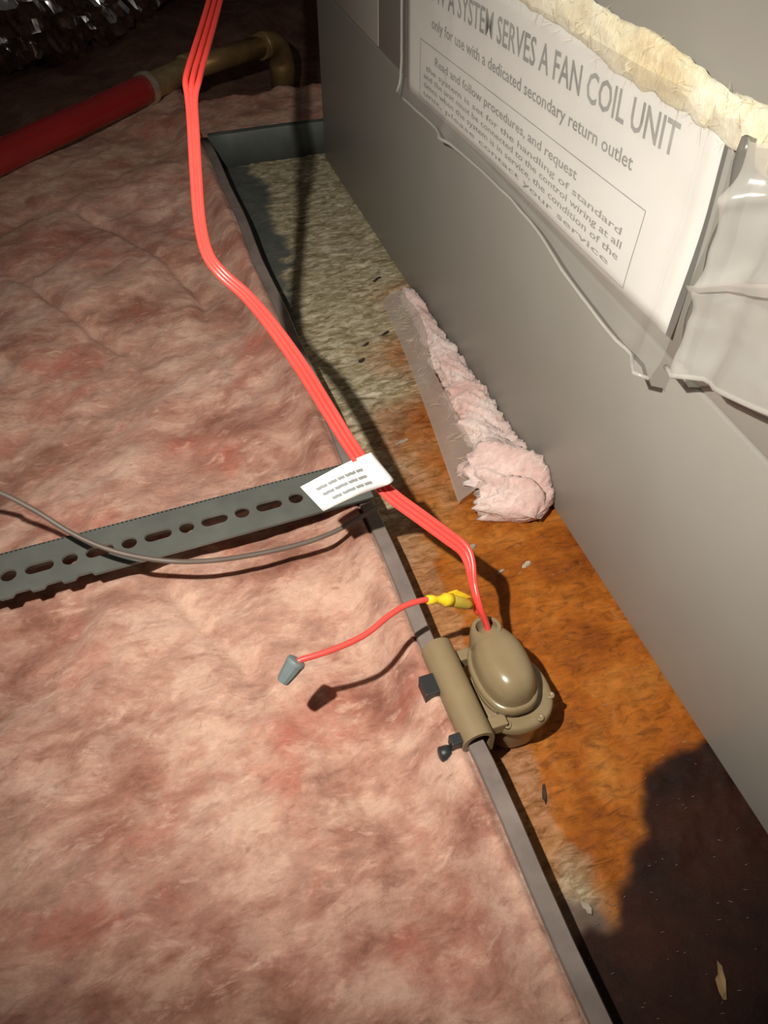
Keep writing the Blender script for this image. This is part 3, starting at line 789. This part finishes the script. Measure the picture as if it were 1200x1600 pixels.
# ------------------------------------------------------------------ red pigtail with yellow splice and grey wire nut
pg = [(746, 958, .457), (741, 948, .452), (728, 944, .446), (705, 940, .440), (680, 937, .434), (660, 938, .430), (632, 947, .426), (605, 964, .421), (580, 985, .417), (555, 1000, .414), (520, 1015, .411), (490, 1025, .409), (470, 1031, .408), (463, 1036, .4075)]
pw = [at_depth(*p) for p in pg]
pt = thing('red_pigtail', 'single red wire with yellow splice ending in a small grey wire nut', 'wire', pw[0])
w0 = tube('wire', catmull(pw, 8), .00155, M['red_wire'], None, 12)
def along(a, b, prof, name, mat, sides=16):
    a = Vector(a); b = Vector(b); return lathe(name, a, b - a, [(h * (b - a).length, r) for h, r in prof], mat, None, sides)
sA, sB, sC = at_depth(667, 937, .4315), at_depth(704, 937, .440), at_depth(738, 946, .449)
y1 = along(sA, sB, [(0, .0017), (.02, .0024), (.25, .0026), (.35, .0020), (.55, .0021), (.7, .0036), (1, .0040), (1.02, .002)], 'splice_sleeve', M['yellow'])
y2 = along(sB - (sC - sB) * .05, sC, [(0, .0030), (.1, .0036), (.5, .0034), (.75, .0028), (1, .0022)], 'splice_sleeve', M['yellow_dull'])
V = [at_depth(690, 930, .437), at_depth(714, 922, .440), at_depth(728, 928, .444), at_depth(736, 932, .447), at_depth(700, 940, .440)]
y3 = mesh_obj('splice_tab', V, [(0, 1, 2, 3, 4)], M['yellow'], None, False); solid(y3, .0012, 0)
nA, nB = at_depth(464, 1032, .4075), at_depth(441, 1066, .409)
nd = (nB - nA).normalized(); V, F = [], []; sd = 36
uu = nd.cross(FWD).normalized(); ww = nd.cross(uu); Ln = (nB - nA).length
pf_ = [(-.04, .0030, 0), (0, .0047, 0), (.10, .0050, .0), (.16, .0048, 1), (.55, .0042, 1), (.9, .0034, 1), (.97, .0030, 0), (1.0, .0018, 0)]
for h, r, rib in pf_:
    for k in range(sd):
        a = 2 * math.pi * k / sd; rr = r - (.00035 if (rib and k % 3 == 0) else 0)
        V.append(nA + nd * (h * Ln) + (uu * math.cos(a) + ww * math.sin(a)) * rr)
for i in range(len(pf_) - 1):
    for k in range(sd): k2 = (k + 1) % sd; F.append((i * sd + k, i * sd + k2, (i + 1) * sd + k2, (i + 1) * sd + k))
F.append(tuple(range(sd - 1, -1, -1))); F.append(tuple((len(pf_) - 1) * sd + k for k in range(sd)))
nut = mesh_obj('wire_nut', V, F, M['nut']); autosmooth(nut, 40); nut['label'] = 'small grey cone wire nut'
adopt(pt, w0, y1, y2, y3, nut)

# ------------------------------------------------------------------ loose debris in the pan
def chip(name, px, py, L_, w_, ang, mat, label, cat='debris', seed=0, h=.0012):
    r = random.Random(seed); p = at_z(px, py, PZ + .002); n = 9; V = []; 
    for z, s in ((0, 1), (h, .8)):
        for k in range(n):
            a = 2 * math.pi * k / n; q = r.uniform(.5, 1.15) * s
            x, y = math.cos(a) * L_ * q, math.sin(a) * w_ * q
            V.append((p.x + x * math.cos(ang) - y * math.sin(ang), p.y + x * math.sin(ang) + y * math.cos(ang), PZ + .0012 + z + .0004 * r.random()))
    F = [tuple(range(n - 1, -1, -1)), tuple(range(n, 2 * n))] + [(k, (k + 1) % n, n + (k + 1) % n, n + k) for k in range(n)]
    return tag(mesh_obj(name, V, F, mat, None, False), label, cat, 'loose debris in the drain pan')
chip('bark_sliver', 851, 1240, .0065, .0016, 1.15, M['chip_dark'], 'dark elongated sliver lying on orange rust below the float switch', seed=1)
chip('wood_chip', 1128, 1535, .0085, .0026, 1.2, M['chip_tan'], 'tan wood chip on the dark patch near the bottom right corner', seed=2)
chip('paint_flake', 823, 881, .0045, .0020, .3, M['chip_grey'], 'pale flake on orange rust right of the red cable', seed=3)
chip('paint_flake', 783, 893, .0040, .0012, .4, M['chip_grey'], 'thin pale flake right beside the shadow of the red cable', seed=4)
chip('paint_flake', 737, 855, .0050, .0024, .35, M['chip_grey'], 'grey flake touching the bend of the red cable', seed=5)
chip('wood_chip', 917, 1418, .0050, .0022, 1.9, M['chip_grey'], 'grey chip beside the rim near the dark patch edge', seed=6)
chip('bark_sliver', 588, 437, .0090, .0022, .5, M['chip_dark'], 'black sliver on the grey crust beside the cabinet', seed=7)
chip('bark_sliver', 603, 520, .0065, .0020, .5, M['chip_dark'], 'black fleck nearest the far tip of the pink scrap', seed=8)
chip('bark_sliver', 572, 538, .0055, .0018, .5, M['chip_dark'], 'middle one of three black flecks on the grey crust', seed=9)
chip('bark_sliver', 565, 563, .0050, .0018, .5, M['chip_dark'], 'black fleck on the crust, lowest and leftmost of three', seed=10)
chip('wood_chip', 627, 690, .0070, .0014, .3, M['chip_grey'], 'pale splinter lying beside the red cable shadow', seed=11)

# dust specks
V, F = [], []; rd = random.Random(12)
for k in range(150):
    x = rd.uniform(.125, .242); y = rd.uniform(-.02, .33); L_ = rd.uniform(.0004, .0016); a = rd.gauss(-.15, .25); w_ = .00016
    p = Vector((x, y, PZ + .0016)); d = Vector((math.cos(a), math.sin(a), 0)) * L_; q = Vector((-d.y, d.x, 0)).normalized() * w_; b0 = len(V)
    V += [p - d, p + q, p + d, p - q, p + Vector((0, 0, .0003))]; F += [(b0, b0 + 1, b0 + 4), (b0 + 1, b0 + 2, b0 + 4), (b0 + 2, b0 + 3, b0 + 4), (b0 + 3, b0, b0 + 4)]
sp_o = mesh_obj('dust_specks', V, F, M['chip_grey'], None, False); tag(sp_o, kind='stuff'); adopt(pan, sp_o)
